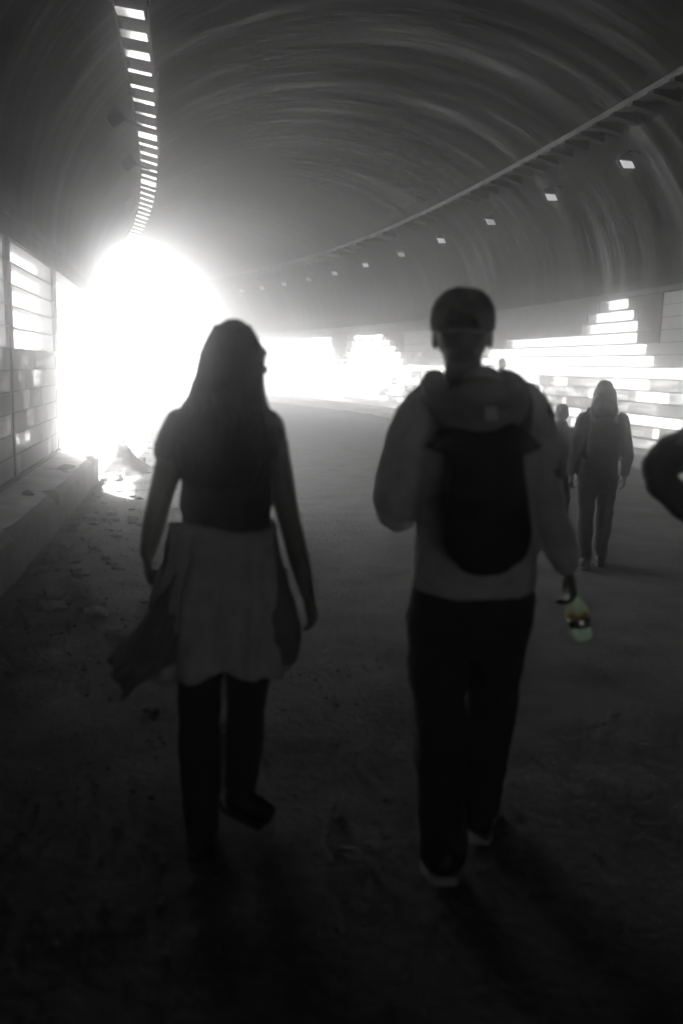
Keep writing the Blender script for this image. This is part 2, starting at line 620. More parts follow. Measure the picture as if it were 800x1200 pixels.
# ------------------------------------------------------------------ square lamps under the right tray
LAMP_S = [12.45, 14.95, 17.6, 20.3, 22.9, 25.5, 27.9, 30.0, 32.0, 33.8, 35.4]
proto = None
for i, s in enumerate(LAMP_S):
    Pw = F(6.30, 4.66, s)
    rz = line(s)[2]
    if proto is None:
        root = empty('floodlight', Pw, rz)
        h = bmesh.new()
        box(h, (0, .07, .0), (.20, .13, .13))
        bmesh.ops.bevel(h, geom=h.edges[:], offset=.012, segments=2, affect='EDGES')
        hs = obj('housing', h, M['darksteel'], root)
        a = bmesh.new()
        tube(a, [(.0, .10, .05, .014), (.10, .10, .14, .014), (.26, .10, .12, .014)], 8, 3)
        obj('bracket', a, M['darksteel'], root)
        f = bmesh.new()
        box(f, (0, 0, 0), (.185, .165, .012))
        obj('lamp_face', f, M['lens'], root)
        proto = root
    else:
        root = proto.copy(); C.objects.link(root)
        root.location = Pw; root.rotation_euler = (0, 0, rz)
        for ch in list(proto.children):
            c = ch.copy(); C.objects.link(c); c.parent = root
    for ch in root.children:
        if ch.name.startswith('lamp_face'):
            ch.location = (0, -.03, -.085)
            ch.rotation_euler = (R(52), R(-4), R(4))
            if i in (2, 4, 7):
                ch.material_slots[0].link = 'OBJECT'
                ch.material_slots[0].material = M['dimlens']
    ords = ['nearest', 'second', 'third', 'fourth', 'fifth', 'sixth', 'seventh', 'eighth', 'ninth', 'tenth', 'farthest']
    nm = ords[i] + ('' if i in (0, 10) else ' nearest')
    tag(root, 'small square lamp under the right cable trough, %s of the eleven' % nm, 'lamp', 'square lamps under the right cable trough')

# junction boxes near the left tray
for k, (s, X) in enumerate(((12.0, -1.12), (14.8, -1.08), (18.2, -1.1))):
    zt = SPR + RISE * math.sqrt(1 - ((X - XC) / HW) ** 2)
    root = empty('junction_box', F(X, zt, s), line(s)[2])
    b = bmesh.new(); box(b, (.05, 0, -.06), (.2, .28, .2), Matrix.Rotation(R(-35), 3, 'Y'))
    bmesh.ops.bevel(b, geom=b.edges[:], offset=.01, segments=2, affect='EDGES')
    obj('enclosure', b, M['darksteel'], root)
    b = bmesh.new(); tube(b, [(.05, 0, -.04, .018), (.2, .05, -.06, .018), (.36, .08, -.1, .018)], 8, 3)
    obj('conduit', b, M['darksteel'], root)
    tag(root, ['nearest dark junction box beside the left cable tray', 'middle dark junction box beside the left cable tray', 'farthest dark junction box beside the left cable tray'][k], 'junction box', 'junction boxes beside the left cable tray')

# ------------------------------------------------------------------ rubble
def rock(bm, c, r, seed, sub=2):
    res = bmesh.ops.create_icosphere(bm, subdivisions=sub, radius=1)
    for vv in res['verts']:
        n = noise.noise_vector(vv.co * 1.9 + Vector((seed, 0, 0)))
        vv.co = vv.co + n * .55
        vv.co = Vector((vv.co.x * r[0], vv.co.y * r[1], vv.co.z * r[2])) + Vector(c)
def stone(s, X, r, label, z=0.0, flat=.5, name='stone', mat='stone', group='loose stones on the left of the road'):
    b = bmesh.new()
    rock(b, (0, 0, r * flat * .55), (r * random.uniform(.8, 1.3), r * random.uniform(.7, 1.1), r * flat), random.random() * 90, 1)
    o = obj(name, b, M[mat], None, smooth=False)
    o.location = F(X, z, s)
    o.rotation_euler = (0, 0, random.random() * 6)
    tag(o, label, 'stone', group)
stone(5.55, -.92, .16, 'largest flat grey stone on the road left of the woman')
stone(5.2, -.75, .08, 'medium stone just in front of the largest flat stone left of the woman')
stone(5.45, -1.12, .09, 'medium stone beside the largest flat stone, next to the raised pavement')
stone(4.2, -1.05, .07, 'stone nearest the camera at the left edge of the road')
rl = random.Random(3)
for k in range(150):
    s = 3.2 + 14 * rl.random() ** .9
    X = -1.25 + 2.1 * rl.random() ** 1.6
    if s < 6: X = min(X, .05)
    stone(s, X, rl.uniform(.015, .055), 'small loose grey stone scattered on the left side of the road', flat=rl.uniform(.4, .7))
for k in range(34):
    s = 4.6 + 9 * rl.random()
    X = -1.25 + 1.0 * rl.random() ** 1.4
    stone(s, X, rl.uniform(.03, .085), 'medium pale rubble stone along the foot of the left pavement', flat=rl.uniform(.4, .9), mat='rubble', name='rubble_stone', group='rubble stones along the left pavement')
for k in range(26):
    s = 8 + 20 * rl.random()
    stone(s, 6.7 - .9 * rl.random() ** 2, rl.uniform(.03, .09), 'small loose stone lying along the right pavement', group='loose stones along the right pavement')
stone(9.5, -1.5, .09, 'dark lump lying on the left raised pavement', z=.35, flat=.4, mat='dirt', name='rubble_lump')
stone(7.6, -1.55, .07, 'smaller dark lump on the left raised pavement near the picture edge', z=.35, flat=.4, mat='dirt', name='rubble_lump')
stone(2.62, .40, .022, 'small dark stone alone on the road between the two walkers', name='stone')

rg = random.Random(21)
b = bmesh.new()
for k in range(2200):
    s = 1.6 + 12 * rg.random() ** 1.3
    X = rg.uniform(-1.3, 6.6) if rg.random() < .35 else -1.3 + 2.6 * rg.random() ** 1.5
    r = rg.uniform(.003, .008) * (1.4 if X < 0 else 1)
    res = bmesh.ops.create_icosphere(b, subdivisions=1, radius=1)
    ang = rg.random() * 6
    for vv in res['verts']:
        n = noise.noise_vector(vv.co * 1.7 + Vector((k, 0, 0)))
        c_ = vv.co + n * .4
        vv.co = F(X, .004, s) + Vector(((c_.x * math.cos(ang) - c_.y * math.sin(ang)) * r * 1.2, (c_.x * math.sin(ang) + c_.y * math.cos(ang)) * r, c_.z * r * .7))
tag(obj('gravel', b, M['stone']), kind='stuff')

def mound(s, X, lx, ly, h, label, z=0):
    b = bmesh.new()
    n = 26
    gr = []
    for i in range(n + 1):
        row = []
        for j in range(n + 1):
            u, w = i / n * 2 - 1, j / n * 2 - 1
            d = max(0, 1 - math.sqrt(u * u + w * w))
            zz = h * d ** .8 * (1 + .6 * fbm((u * 2 + s, w * 2, X))) + .02 * fbm((u * 9, w * 9, s)) * (d > 0) - .03
            row.append(b.verts.new((u * lx, w * ly, zz)))
        gr.append(row)
    for a, c in zip(gr, gr[1:]):
        for j in range(n): b.faces.new((a[j], c[j], c[j + 1], a[j + 1]))
    o = obj('rubble_mound', b, M['dirt'], None, True)
    o.location = F(X, z, s); o.rotation_euler = (0, 0, line(s)[2])
    tag(o, label, 'rubble', 'mounds of dirt and rubble')
mound(12.3, -1.2, .55, .8, .38, 'dark dirt mound in the gap at the end of the left raised pavement')
mound(10.6, -.7, .8, .5, .10, 'low dirt heap on the road by the end of the left raised pavement')
mound(13.8, -.3, 1.0, .6, .14, 'low rubble heap on the road behind the woman on the left')
mound(17.5, -.6, 1.2, .8, .16, 'farther low rubble heap at the left towards the bright exit')
mound(24.5, 5.6, 1.0, 2.0, .20, 'long low dirt heap along the right pavement, between the walkers')
mound(29.0, 5.0, 1.4, 2.0, .20, 'farthest dirt heap on the right towards the bright exit')

# ------------------------------------------------------------------ people
def cloth(name, v, rough=.9, tint=(1, 1, 1)):
    return surf(name, v * .8, v * 1.2, 9, rough, .25, 160, dist=.003, spec=.2, tint=tint)
M['skin'] = surf('skin', .10, .14, 8, .55, .05, 60, dist=.002, tint=(1, .97, .94))
M['hair'] = surf('dark_hair', .012, .03, 30, .45, .5, 60, stretch=(6, 6, .4), dist=.004)
M['black'] = cloth('black_cloth', .045)
M['char'] = cloth('charcoal_cloth', .20)
M['grey'] = cloth('grey_cloth', .55)
M['lgrey'] = cloth('light_grey_cloth', .62)
M['cap'] = cloth('dark_cap_cloth', .13)
M['shoe'] = surf('dark_shoe', .02, .04, 12, .6, .1)
M['sole'] = surf('pale_rubber_sole', .32, .45, 12, .7, .1)
M['white'] = surf('reflective_patch', .92, .98, 30, .5, 0)
M['hoodgrey'] = cloth('hood_cloth', .40)
M['top'] = cloth('dark_top_cloth', .06)
M['eye'] = surf('eye_white', .5, .6, 12, .3, 0)

def put_head(bm, c, yaw=0, pitch=0, sc=1.0):
    """head with a face towards +Y (before turning); returns its matrix"""
    m = Matrix.Translation(c) @ Matrix.Rotation(yaw, 4, 'Z') @ Matrix.Rotation(pitch, 4, 'X') @ Matrix.Scale(sc, 4)
    h = bmesh.new()
    ball(h, (0, -.008, .025), (.076, .096, .095))
    ball(h, (0, .030, -.045), (.058, .062, .062))
    ball(h, (0, .070, -.088), (.028, .024, .022))
    ball(h, (0, .078, .030), (.058, .022, .03))
    ball(h, (0, .088, -.052), (.024, .014, .010))
    ball(h, (0, .087, -.066), (.021, .013, .009))
    tube(h, [(0, .090, .022, .010), (0, .108, -.008, .012), (0, .106, -.026, .013)], 8, 2)
    for sx in (-1, 1):
        ball(h, (sx * .078, -.008, -.008), (.010, .022, .032))
        ball(h, (sx * .048, .062, -.02), (.022, .025, .02))
    bmesh.ops.transform(h, matrix=m, verts=h.verts)
    me = bpy.data.meshes.new('tmp'); h.to_mesh(me); h.free()
    bm.from_mesh(me); bpy.data.meshes.remove(me)
    return m

def eyes(root, m):
    b = bmesh.new()
    for sx in (-1, 1): ball(b, m @ Vector((sx * .031, .083, .008)), (.012, .012, .012), seg=8)
    obj('eyes', b, M['eye'], root, True)

def put_hand(bm, wrist, tip, side, curl=.35, back=(0, -1, 0), sc=1.0):
    """palm, four unequal bent fingers and a thumb; side +1 right hand, -1 left; back = direction the back of the hand faces"""
    w, t = Vector(wrist), Vector(tip)
    d = (t - w).normalized()
    bk = Vector(back); bk = (bk - d * bk.dot(d)).normalized()
    ac = d.cross(bk) * 1.0                       # across the palm
    L = .18 * sc
    pl = .55
    def pt(along, across, lift=0): return w + d * along * L + ac * across * sc - bk * lift * sc
    tube(bm, [(*pt(-.15, 0), .026 * sc, .021 * sc), (*pt(.05, 0), .030 * sc, .018 * sc), (*pt(.3, 0), .040 * sc, .015 * sc), (*pt(.5, 0), .040 * sc, .013 * sc)], 12, 3, ref=ac)
    for k, (off, ln) in enumerate(((-.030, .37), (-.010, .42), (.010, .39), (.029, .31))):
        c = curl * (1 + .12 * k)
        p0 = pt(.46, off)
        p1 = p0 + (d * math.cos(c * .6) - bk * math.sin(c * .6)) * ln * .45 * L
        p2 = p1 + (d * math.cos(c * 1.6) - bk * math.sin(c * 1.6)) * ln * .32 * L
        p3 = p2 + (d * math.cos(c * 2.4) - bk * math.sin(c * 2.4)) * ln * .23 * L
        tube(bm, [(*p0, .0095 * sc), (*p1, .0088 * sc), (*p2, .008 * sc), (*p3, .007 * sc)], 8, 2)
    q0 = pt(.12, -.028); q1 = q0 + (d * .75 - ac * .62 - bk * .25).normalized() * .040 * sc
    q2 = q1 + (d * .88 - ac * .2 - bk * .4).normalized() * .030 * sc
    q3 = q2 + (d * .95 - bk * .35).normalized() * .022 * sc
    tube(bm, [(*q0, .013 * sc), (*q1, .0115 * sc), (*q2, .010 * sc), (*q3, .008 * sc)], 8, 2)

def put_foot(bm, heel, toe, sc=1.0, grow=0.0):
    h, t = Vector(heel), Vector(toe)
    d = t - h
    tube(bm, [(*(h + Vector((0, 0, .012))), .034 * sc + grow, .036 * sc + grow), (*(h + d * .3 + Vector((0, 0, .014))), .035 * sc + grow, .040 * sc + grow),
              (*(h + d * .62), .043 * sc + grow, .029 * sc + grow), (*(h + d * .92 - Vector((0, 0, .006))), .040 * sc + grow, .022 * sc + grow)], 14, 3)

def shoe(root, heel, toe, sc=1.0, ankle=None, mat='shoe', solemat='sole'):
    b = bmesh.new()
    put_foot(b, heel, toe, sc, .012)
    if ankle is not None:
        h = Vector(heel)
        tube(b, [(*(h + (Vector(toe) - h) * .12), .044 * sc, .046 * sc), (*Vector(ankle), .042 * sc, .044 * sc)], 12, 2)
    o = fuse('shoe', b, M[mat], root, .006, 4)
    b = bmesh.new()
    h, t = Vector(heel), Vector(toe)
    d = (t - h).normalized()
    side = d.cross(Vector((0, 0, 1))).normalized()
    up = side.cross(d)
    L = (t - h).length
    outline = [(-.045, .03), (.0, .042), (.3, .043), (.62, .053), (.85, .050), (1.0, .036), (1.06, .012)]
    pts = [(a * (L if a > 0 else 1), w) for a, w in outline]
    ring = [(a, w) for a, w in pts] + [(a, -w) for a, w in pts[::-1]]
    lo = [b.verts.new(h + d * a + side * w * sc + up * (-.052 * sc)) for a, w in ring]
    hi = [b.verts.new(h + d * a + side * w * sc + up * (-.030 * sc)) for a, w in ring]
    b.faces.new(lo); b.faces.new(hi[::-1])
    n = len(ring)
    for k in range(n): b.faces.new((lo[k], hi[k], hi[(k + 1) % n], lo[(k + 1) % n]))
    bmesh.ops.recalc_face_normals(b, faces=b.faces)
    so = obj('sole', b, M[solemat], o)
    return o

def ground_at(px, py):
    """ground point seen at photo pixel (px, py): used once per person to stand them where the photo has them"""
    v = cam.matrix_world.to_3x3() @ Vector(((px - 400) / 1000, (600 - py) / 1000, -1))
    t = -CAM_Z / v.z
    p = cam.matrix_world.translation + v * t
    return Vector((p.x, p.y, 0))

# ---- the man with the cap
def man():
    root = empty('person', ground_at(545, 997), -.20)
    root.rotation_euler.y = R(-1.4)
    tag(root, 'man in cap and light hooded jacket walking away with a bottle in his right hand', 'person')
    b = bmesh.new()
    tube(b, [(0, 0, .86, .155, .115), (0, 0, .98, .15, .11), (0, 0, 1.10, .145, .11), (0, 0, 1.25, .165, .115), (0, 0, 1.36, .16, .10), (-.02, 0, 1.43, .09, .08)], 18, 4)
    tube(b, [(-.02, -.01, 1.40, .062), (-.035, .0, 1.48, .056), (-.04, .01, 1.55, .055)], 14, 3)
    hm = put_head(b, (-.04, .03, 1.595), -.05, -.04)
    # arms
    LS, LE, LW = (-.17, 0, 1.37), (-.225, .0, 1.14), (-.19, .22, 1.06)
    RS, RE, RW = (.17, 0, 1.37), (.218, -.03, 1.11), (.282, .03, .92)
    tube(b, [(*LS, .058), (*LE, .045), (*LW, .03)], 12, 5)
    tube(b, [(*RS, .058), (*RE, .045), (*RW, .03)], 12, 5)
    put_hand(b, LW, (-.16, .38, 1.08), -1, .6, (-.5, 0, 1))
    put_hand(b, RW, (.338, .045, .745), 1, .75, (1, -.2, .1))
    # legs
    LH, LK, LA = (-.095, 0, .88), (-.088, -.01, .49), (-.085, -.21, .135)
    RH, RK, RA = (.095, 0, .88), (.075, .09, .48), (.05, .12, .10)
    for h_, k_, a_ in ((LH, LK, LA), (RH, RK, RA)):
        tube(b, [(*h_, .085), (*k_, .05), ((k_[0] + a_[0]) / 2, (k_[1] + a_[1]) / 2, (k_[2] + a_[2]) / 2 + .02, .042), (*a_, .034)], 14, 4)
    put_foot(b, (-.085, -.25, .115), (-.095, -.07, .055))
    put_foot(b, (.05, .08, .045), (.075, .29, .045))
    fuse('body', b, M['skin'], root, .0065, 4)
    eyes(root, hm)
    # trousers: loose and bunching
    b = bmesh.new()
    tube(b, [(0.01, 0, .99, .145, .110), (0.01, 0, .90, .156, .115), (0.01, 0, .77, .172, .13)], 18, 3)
    tube(b, [(-.09, 0, .84, .098), (-.095, -.005, .66, .092), (-.090, -.02, .48, .082), (-.087, -.11, .30, .078), (-.086, -.20, .13, .075)], 16, 4)
    tube(b, [(.09, 0, .84, .098), (.088, .04, .66, .090), (.076, .085, .48, .080), (.062, .10, .30, .074), (.05, .115, .10, .070)], 16, 4)
    fuse('trousers', b, M['black'], root, .009, 4, .034, .11)
    shoe(root, (-.085, -.25, .115), (-.095, -.07, .055), 1.05, (-.085, -.22, .16))
    shoe(root, (.05, .08, .052), (.075, .29, .052), 1.05, (.05, .11, .12))
    # jacket
    b = bmesh.new()
    tube(b, [(.01, 0, .862, .186, .142), (.01, 0, .96, .184, .142), (.008, 0, 1.04, .178, .138), (.005, 0, 1.15, .176, .136), (0, 0, 1.27, .182, .134), (0, 0, 1.36, .168, .120), (-.01, 0, 1.43, .118, .098), (-.03, .0, 1.475, .080, .075)], 22, 4, capk=.15)
    tube(b, [(-.135, 0, 1.385, .078), (-.180, 0, 1.32, .076), (-.215, 0, 1.19, .070), (-.226, .02, 1.12, .068), (-.215, .12, 1.06, .064), (-.195, .20, 1.05, .052)], 16, 4)
    tube(b, [(.135, 0, 1.385, .078), (.165, -.005, 1.31, .072), (.195, -.025, 1.18, .060), (.212, -.03, 1.09, .056), (.256, .01, .985, .050), (.279, .028, .925, .042)], 16, 4)
    j = fuse('jacket', b, M['lgrey'], root, .008, 4, .034, .13)
    # hood hanging on the back: a fat sagging collar
    b = bmesh.new()
    for t in range(1):
        tube(b, [(-.115, .05, 1.475, .030, .035), (-.125, -.04, 1.45, .035, .04), (-.085, -.125, 1.395, .045, .045), (.0, -.165, 1.355, .05, .055), (.085, -.125, 1.39, .045, .045), (.105, -.04, 1.45, .035, .04), (.085, .05, 1.475, .030, .035)], 14, 5, ref=(0, 0, 1))
        tube(b, [(-.10, -.05, 1.44, .03), (0, -.10, 1.415, .05), (.09, -.05, 1.44, .03)], 12, 4, ref=(0, 0, 1))
        tube(b, [(0, -.11, 1.44, .085, .04), (0, -.155, 1.34, .075, .045)], 14, 3)
    hd = fuse('hood', b, M['hoodgrey'], j, .008, 5, .012, .07)
    # pale patch sewn on the hood, laid on its real surface
    from mathutils.bvhtree import BVHTree
    bv = BVHTree.FromPolygons([v_.co for v_ in hd.data.vertices], [p_.vertices for p_ in hd.data.polygons])
    loc, nrm, _, _ = bv.ray_cast(Vector((.022, -1, 1.385)), Vector((0, 1, 0)))
    rot = nrm.to_track_quat('Z', 'Y').to_matrix()
    b = bmesh.new()
    box(b, loc + nrm * .001, (.034, .040, .006), rot)
    bmesh.ops.bevel(b, geom=b.edges[:], offset=.002, segments=1, affect='EDGES')
    obj('patch', b, M['white'], hd)
    # cap
    b = bmesh.new()
    inv = hm
    dome = bmesh.new()
    n = 28
    rings = []
    for k, (z, r) in enumerate(((.020, .97), (.045, 1.0), (.076, .96), (.102, .82), (.121, .58), (.130, .30), (.133, .05))):
        ring = []
        for q in range(n):
            a = 2 * PI * q / n
            x, y = .089 * r * math.cos(a), .108 * r * math.sin(a) - .008
            x *= 1 + .012 * math.cos(6 * a + PI / 2)
            y *= 1 + .012 * math.cos(6 * a + PI / 2)
            zz = z - (.022 if k == 0 else .008 if k == 1 else 0) * max(0, -math.sin(a)) + .004 * fbm((x * 30, y * 30, z * 30))
            ring.append(dome.verts.new((x, y, zz)))
        rings.append(ring)
    for r0, r1 in zip(rings, rings[1:]):
        for q in range(n):
            if rings.index(r0) == 0 and q in (19, 20, 21, 22): continue
            if rings.index(r0) == 1 and q in (20, 21): continue           # the opening above the strap
            dome.faces.new((r0[q], r0[(q + 1) % n], r1[(q + 1) % n], r1[q]))
    dome.faces.new(rings[-1])
    bmesh.ops.transform(dome, matrix=hm, verts=dome.verts)
    cap = obj('cap', dome, M['cap'], root, True)
    md = cap.modifiers.new('thickness', 'SOLIDIFY'); md.thickness = .005; md.offset = 1
    b = bmesh.new()
    pr = []
    for t in range(13):
        a = PI * (t / 12) 
        pr.append((.086 * math.cos(a), .07 + .10 * math.sin(a) ** .8, .022 + .012 * math.sin(a) - .03 * abs(math.cos(a)) ** 2 * .5))
    lo = [b.verts.new(hm @ Vector((x, y, z - .004))) for x, y, z in pr]
    hi = [b.verts.new(hm @ Vector((x, y, z + .002))) for x, y, z in pr]
    b.faces.new(lo); b.faces.new(hi[::-1])
    for k in range(13): b.faces.new((lo[k], hi[k], hi[(k + 1) % 13], lo[(k + 1) % 13]))
    obj('brim', b, M['cap'], cap)
    b = bmesh.new()
    tube(b, [tuple(hm @ Vector((.088 * math.sin(a), -.112 * math.cos(a) - .005, .018 - .012 * math.cos(a)))) + (.007, .004) for a in srange(-.62, .62, .2)], 8, 2, ref=(0, 0, 1))
    obj('strap', b, M['char'], cap, True)
    b = bmesh.new()
    ball(b, hm @ Vector((0, -.008, .131)), (.008, .008, .005))
    obj('button', b, M['cap'], cap, True)
    # cropped hair under the cap
    b = bmesh.new()
    ball(b, (0, -.020, .006), (.0775, .094, .090))
    ball(b, (0, -.050, -.040), (.055, .050, .050))
    bmesh.ops.transform(b, matrix=hm, verts=b.verts)
    obj('hair', b, M['hair'], root, True)
    return root
man_root = man()

def backpack():
    root = empty('backpack', man_root.location)
    root.rotation_euler = man_root.rotation_euler
    tag(root, 'soft black backpack with flared top corners worn by the man in the cap', 'backpack')
    b = bmesh.new()
    Y = -.20
    tube(b, [(.018, Y, .985, .085, .045), (.018, Y - .015, 1.02, .112, .070), (.018, Y - .02, 1.09, .118, .082), (.016, Y - .015, 1.16, .112, .078), (.014, Y - .0, 1.23, .102, .064), (.012, Y + .01, 1.29, .100, .050), (.012, Y + .03, 1.34, .088, .035)], 20, 4)
    fuse('bag', b, M['black'], root, .008, 5, .018, .12)
    for sx in (-1, 1):
        b = bmesh.new()
        tube(b, [(.012 + sx * .05, -.180, 1.318, .046, .024), (.012 + sx * .09, -.170, 1.305, .042, .022), (.012 + sx * .128, -.152, 1.296, .022, .013), (.012 + sx * .152, -.138, 1.292, .007, .006)], 12, 4, ref=(0, 0, 1))
        fuse('top_flap', b, M['black'], root, .006, 3, .008, .05)
        b = bmesh.new()
        tube(b, [(.012 + sx * .10, -.150, 1.31, .022, .008), (.012 + sx * .112, -.11, 1.41, .022, .008), (sx * .118, .02, 1.465, .020, .008), (sx * .13, .12, 1.40, .024, .009), (sx * .15, .165, 1.25, .024, .008), (sx * .155, .12, 1.12, .016, .006)], 10, 5)
        obj('shoulder_strap', b, M['char'], root, True)
backpack()

def bottle():
    rp = man_root.matrix_basis @ Vector((.300, .02, .725))
    root = empty('bottle', man_root.matrix_basis @ Vector((.348, .064, .680)), man_root.rotation_euler.z)
    tag(root, 'small green tinted plastic bottle held by the man in the cap', 'bottle')
    rot = Matrix.Rotation(R(-14), 4, 'Y')
    m, nt, out = newmat('green_plastic')
    a_ = nd(nt, 'ShaderNodeBsdfTransparent', Color=(.90, .97, .90, 1)); b_ = nd(nt, 'ShaderNodeBsdfTranslucent', Color=(.70, .92, .70, 1))
    c_ = nd(nt, 'ShaderNodeBsdfGlossy', Roughness=.08)
    x_ = nd(nt, 'ShaderNodeMixShader', Fac=.60); y_ = nd(nt, 'ShaderNodeMixShader', Fac=.12)
    nt.links.new(a_.outputs[0], x_.inputs[1]); nt.links.new(b_.outputs[0], x_.inputs[2])
    nt.links.new(x_.outputs[0], y_.inputs[1]); nt.links.new(c_.outputs[0], y_.inputs[2]); nt.links.new(y_.outputs[0], out.inputs[0])
    prof = [(.0, .0), (.026, .002), (.033, .010), (.034, .03), (.0325, .04), (.034, .05), (.034, .092), (.031, .105), (.020, .125), (.0135, .138), (.0135, .15)]
    def lathe(prof, n=24):
        b = bmesh.new()
        rings = []
        for r, z in prof: rings.append([b.verts.new(rot @ Vector((max(r, .0006) * math.cos(2 * PI * k / n), max(r, .0006) * math.sin(2 * PI * k / n), z))) for k in range(n)])
        for r0, r1 in zip(rings, rings[1:]):
            for k in range(n): b.faces.new((r0[k], r0[(k + 1) % n], r1[(k + 1) % n], r1[k]))
        b.faces.new(rings[0][::-1]); b.faces.new(rings[-1])
        return b
    bd = obj('bottle_body', lathe(prof), m, root, True)
    w, nt, out = newmat('white_label')
    a_ = nd(nt, 'ShaderNodeBsdfTranslucent', Color=(.9, .9, .9, 1)); b_ = nd(nt, 'ShaderNodeBsdfPrincipled', Roughness=.3)
    b_.inputs['Base Color'].default_value = (.85, .85, .85, 1)
    x_ = nd(nt, 'ShaderNodeMixShader', Fac=.2)
    nt.links.new(a_.outputs[0], x_.inputs[1]); nt.links.new(b_.outputs[0], x_.inputs[2]); nt.links.new(x_.outputs[0], out.inputs[0])
    y = surf('amber_label', .5, .7, 40, .4, 0, tint=(1, .62, .08))
    w2 = surf('glint_band', .8, .95, 30, .25, .3, 80, metal=1, dist=.002)
    obj('glint_band', lathe([(.0346, .046), (.0352, .047), (.0352, .068), (.0346, .069)]), w2, root, True)  # no real label: foil band added for the bright glint
    obj('amber_label', lathe([(.0346, .078), (.0352, .079), (.0352, .091), (.0346, .092)]), y, root, True)
    obj('cap', lathe([(.0, .147), (.0155, .1475), (.0158, .149), (.0158, .164), (.014, .166)]), w, root, True)
bottle()

# ---- the woman
def woman():
    root = empty('person', ground_at(266, 984), -.02)
    tag(root, 'woman with long dark hair and a jacket tied round her waist, walking away', 'person')
    b = bmesh.new()
    tube(b, [(-.01, 0, .86, .155, .115), (-.005, 0, .94, .145, .11), (0, 0, 1.04, .118, .092), (0, 0, 1.16, .126, .098), (.0, 0, 1.25, .135, .10), (0, 0, 1.315, .125, .08), (.01, 0, 1.36, .06, .055)], 18, 4)
    tube(b, [(.012, -.005, 1.33, .048), (.018, .005, 1.40, .044), (.024, .012, 1.46, .045)], 14, 3)
    hm = put_head(b, (.026, .02, 1.505), -.85, 0, .95)
    LS, LE, LW = (-.135, 0, 1.32), (-.200, -.01, 1.08), (-.245, .11, .915)
    RS, RE, RW = (.125, 0, 1.32), (.182, -.03, 1.06), (.243, -.02, .82)
    for s_, e_, w_ in ((LS, LE, LW), (RS, RE, RW)):
        tube(b, [(*s_, .047), ((s_[0] + e_[0]) / 2, (s_[1] + e_[1]) / 2, (s_[2] + e_[2]) / 2, .042), (*e_, .035), ((e_[0] + w_[0]) / 2, (e_[1] + w_[1]) / 2, (e_[2] + w_[2]) / 2, .033), (*w_, .024)], 14, 4)
    put_hand(b, LW, (-.255, .19, .79), -1, .45, (-1, -.2, .1), .92)
    put_hand(b, RW, (.283, .005, .655), 1, .35, (1, -.5, 0), .92)
    LH, LK, LA = (-.082, 0, .84), (-.083, -.01, .46), (-.075, -.085, .10)
    RH, RK, RA = (.075, 0, .84), (.064, .06, .46), (.045, .05, .15)
    for h_, k_, a_ in ((LH, LK, LA), (RH, RK, RA)):
        tube(b, [(*h_, .082), (*k_, .048), ((k_[0] + a_[0]) / 2, (k_[1] + a_[1]) / 2, (k_[2] + a_[2]) / 2 + .01, .040), (*a_, .032)], 14, 4)
    put_foot(b, (-.075, -.115, .048), (-.08, .08, .046), .92)
    put_foot(b, (.035, .03, .115), (.125, .055, .050), .9)
    fuse('body', b, M['skin'], root, .0062, 4)
    eyes(root, hm)
    # dark top with little flared sleeves
    b = bmesh.new()
    tube(b, [(-.01, 0, .93, .150, .115), (0, 0, 1.02, .134, .104), (0, 0, 1.10, .138, .105), (.003, 0, 1.20, .138, .110), (.003, 0, 1.27, .140, .108), (.004, 0, 1.325, .125, .088), (.012, 0, 1.372, .068, .06)], 20, 4)
    tube(b, [(-.10, 0, 1.338, .046), (-.134, 0, 1.325, .045, .052), (-.158, -.002, 1.285, .042, .054), (-.170, -.003, 1.25, .044, .054)], 14, 3)
    tube(b, [(.10, 0, 1.338, .044), (.126, 0, 1.322, .042, .05), (.140, -.005, 1.27, .040, .05), (.150, -.008, 1.20, .038, .046)], 14, 3)
    fuse('top', b, M['top'], root, .008, 4, .022, .09)
    # black leggings
    b = bmesh.new()
    tube(b, [(-.008, 0, .98, .138, .112), (-.008, 0, .88, .162, .122), (-.005, 0, .80, .160, .115)], 18, 3)
    tube(b, [(-.082, 0, .82, .086), (-.083, -.004, .62, .072), (-.083, -.012, .46, .066), (-.080, -.05, .28, .062), (-.076, -.085, .10, .052)], 16, 4)
    tube(b, [(.078, 0, .82, .086), (.072, .03, .62, .072), (.064, .06, .46, .066), (.055, .065, .30, .060), (.045, .05, .16, .050)], 16, 4)
    fuse('leggings', b, M['black'], root, .008, 4, .018, .09)
    shoe(root, (-.075, -.115, .054), (-.08, .08, .052), .95, (-.075, -.09, .11), solemat='shoe')
    shoe(root, (.035, .03, .118), (.125, .055, .056), .92, (.045, .045, .16), solemat='shoe')
    # jacket tied round the waist: an open skirt of cloth behind, a flying tail, two sleeves
    b = bmesh.new()
    n = 40
    cols = []
    for q in range(n + 1):
        a = R(200) * (q / n) + R(170)          # round the back, from the left side to the right side
        col = []
        for t in range(19):
            u = t / 18
            flare = .150 + .035 * u + .02 * math.sin(u * 2.2)
            dep = .130 + .05 * u
            wob = .020 * u * math.sin(a * 9 + 1.3 * u) + .008 * math.sin(a * 21 + 5 * u) + .012 * fbm((a * 3, u * 3, 2))
            left = max(0, 1 - abs(q / n - .02) / .16)
            fly = left ** 1.2 * max(0, u - .3) ** 1.3 * .10
            z = 1.025 - u * (.43 - .02 * math.sin(a * 3) - .012 * math.sin(a * 8 + 1)) - left * max(0, u - .55) * .02
            x = -.012 + (flare + wob) * math.cos(a) - fly
            y = (dep + wob) * math.sin(a) - fly * .25
            col.append(b.verts.new((x, y, z)))
        cols.append(col)
    for c0, c1 in zip(cols, cols[1:]):
        for t in range(18): b.faces.new((c0[t], c1[t], c1[t + 1], c0[t + 1]))
    jk = obj('tied_jacket', b, M['grey'], root, True)
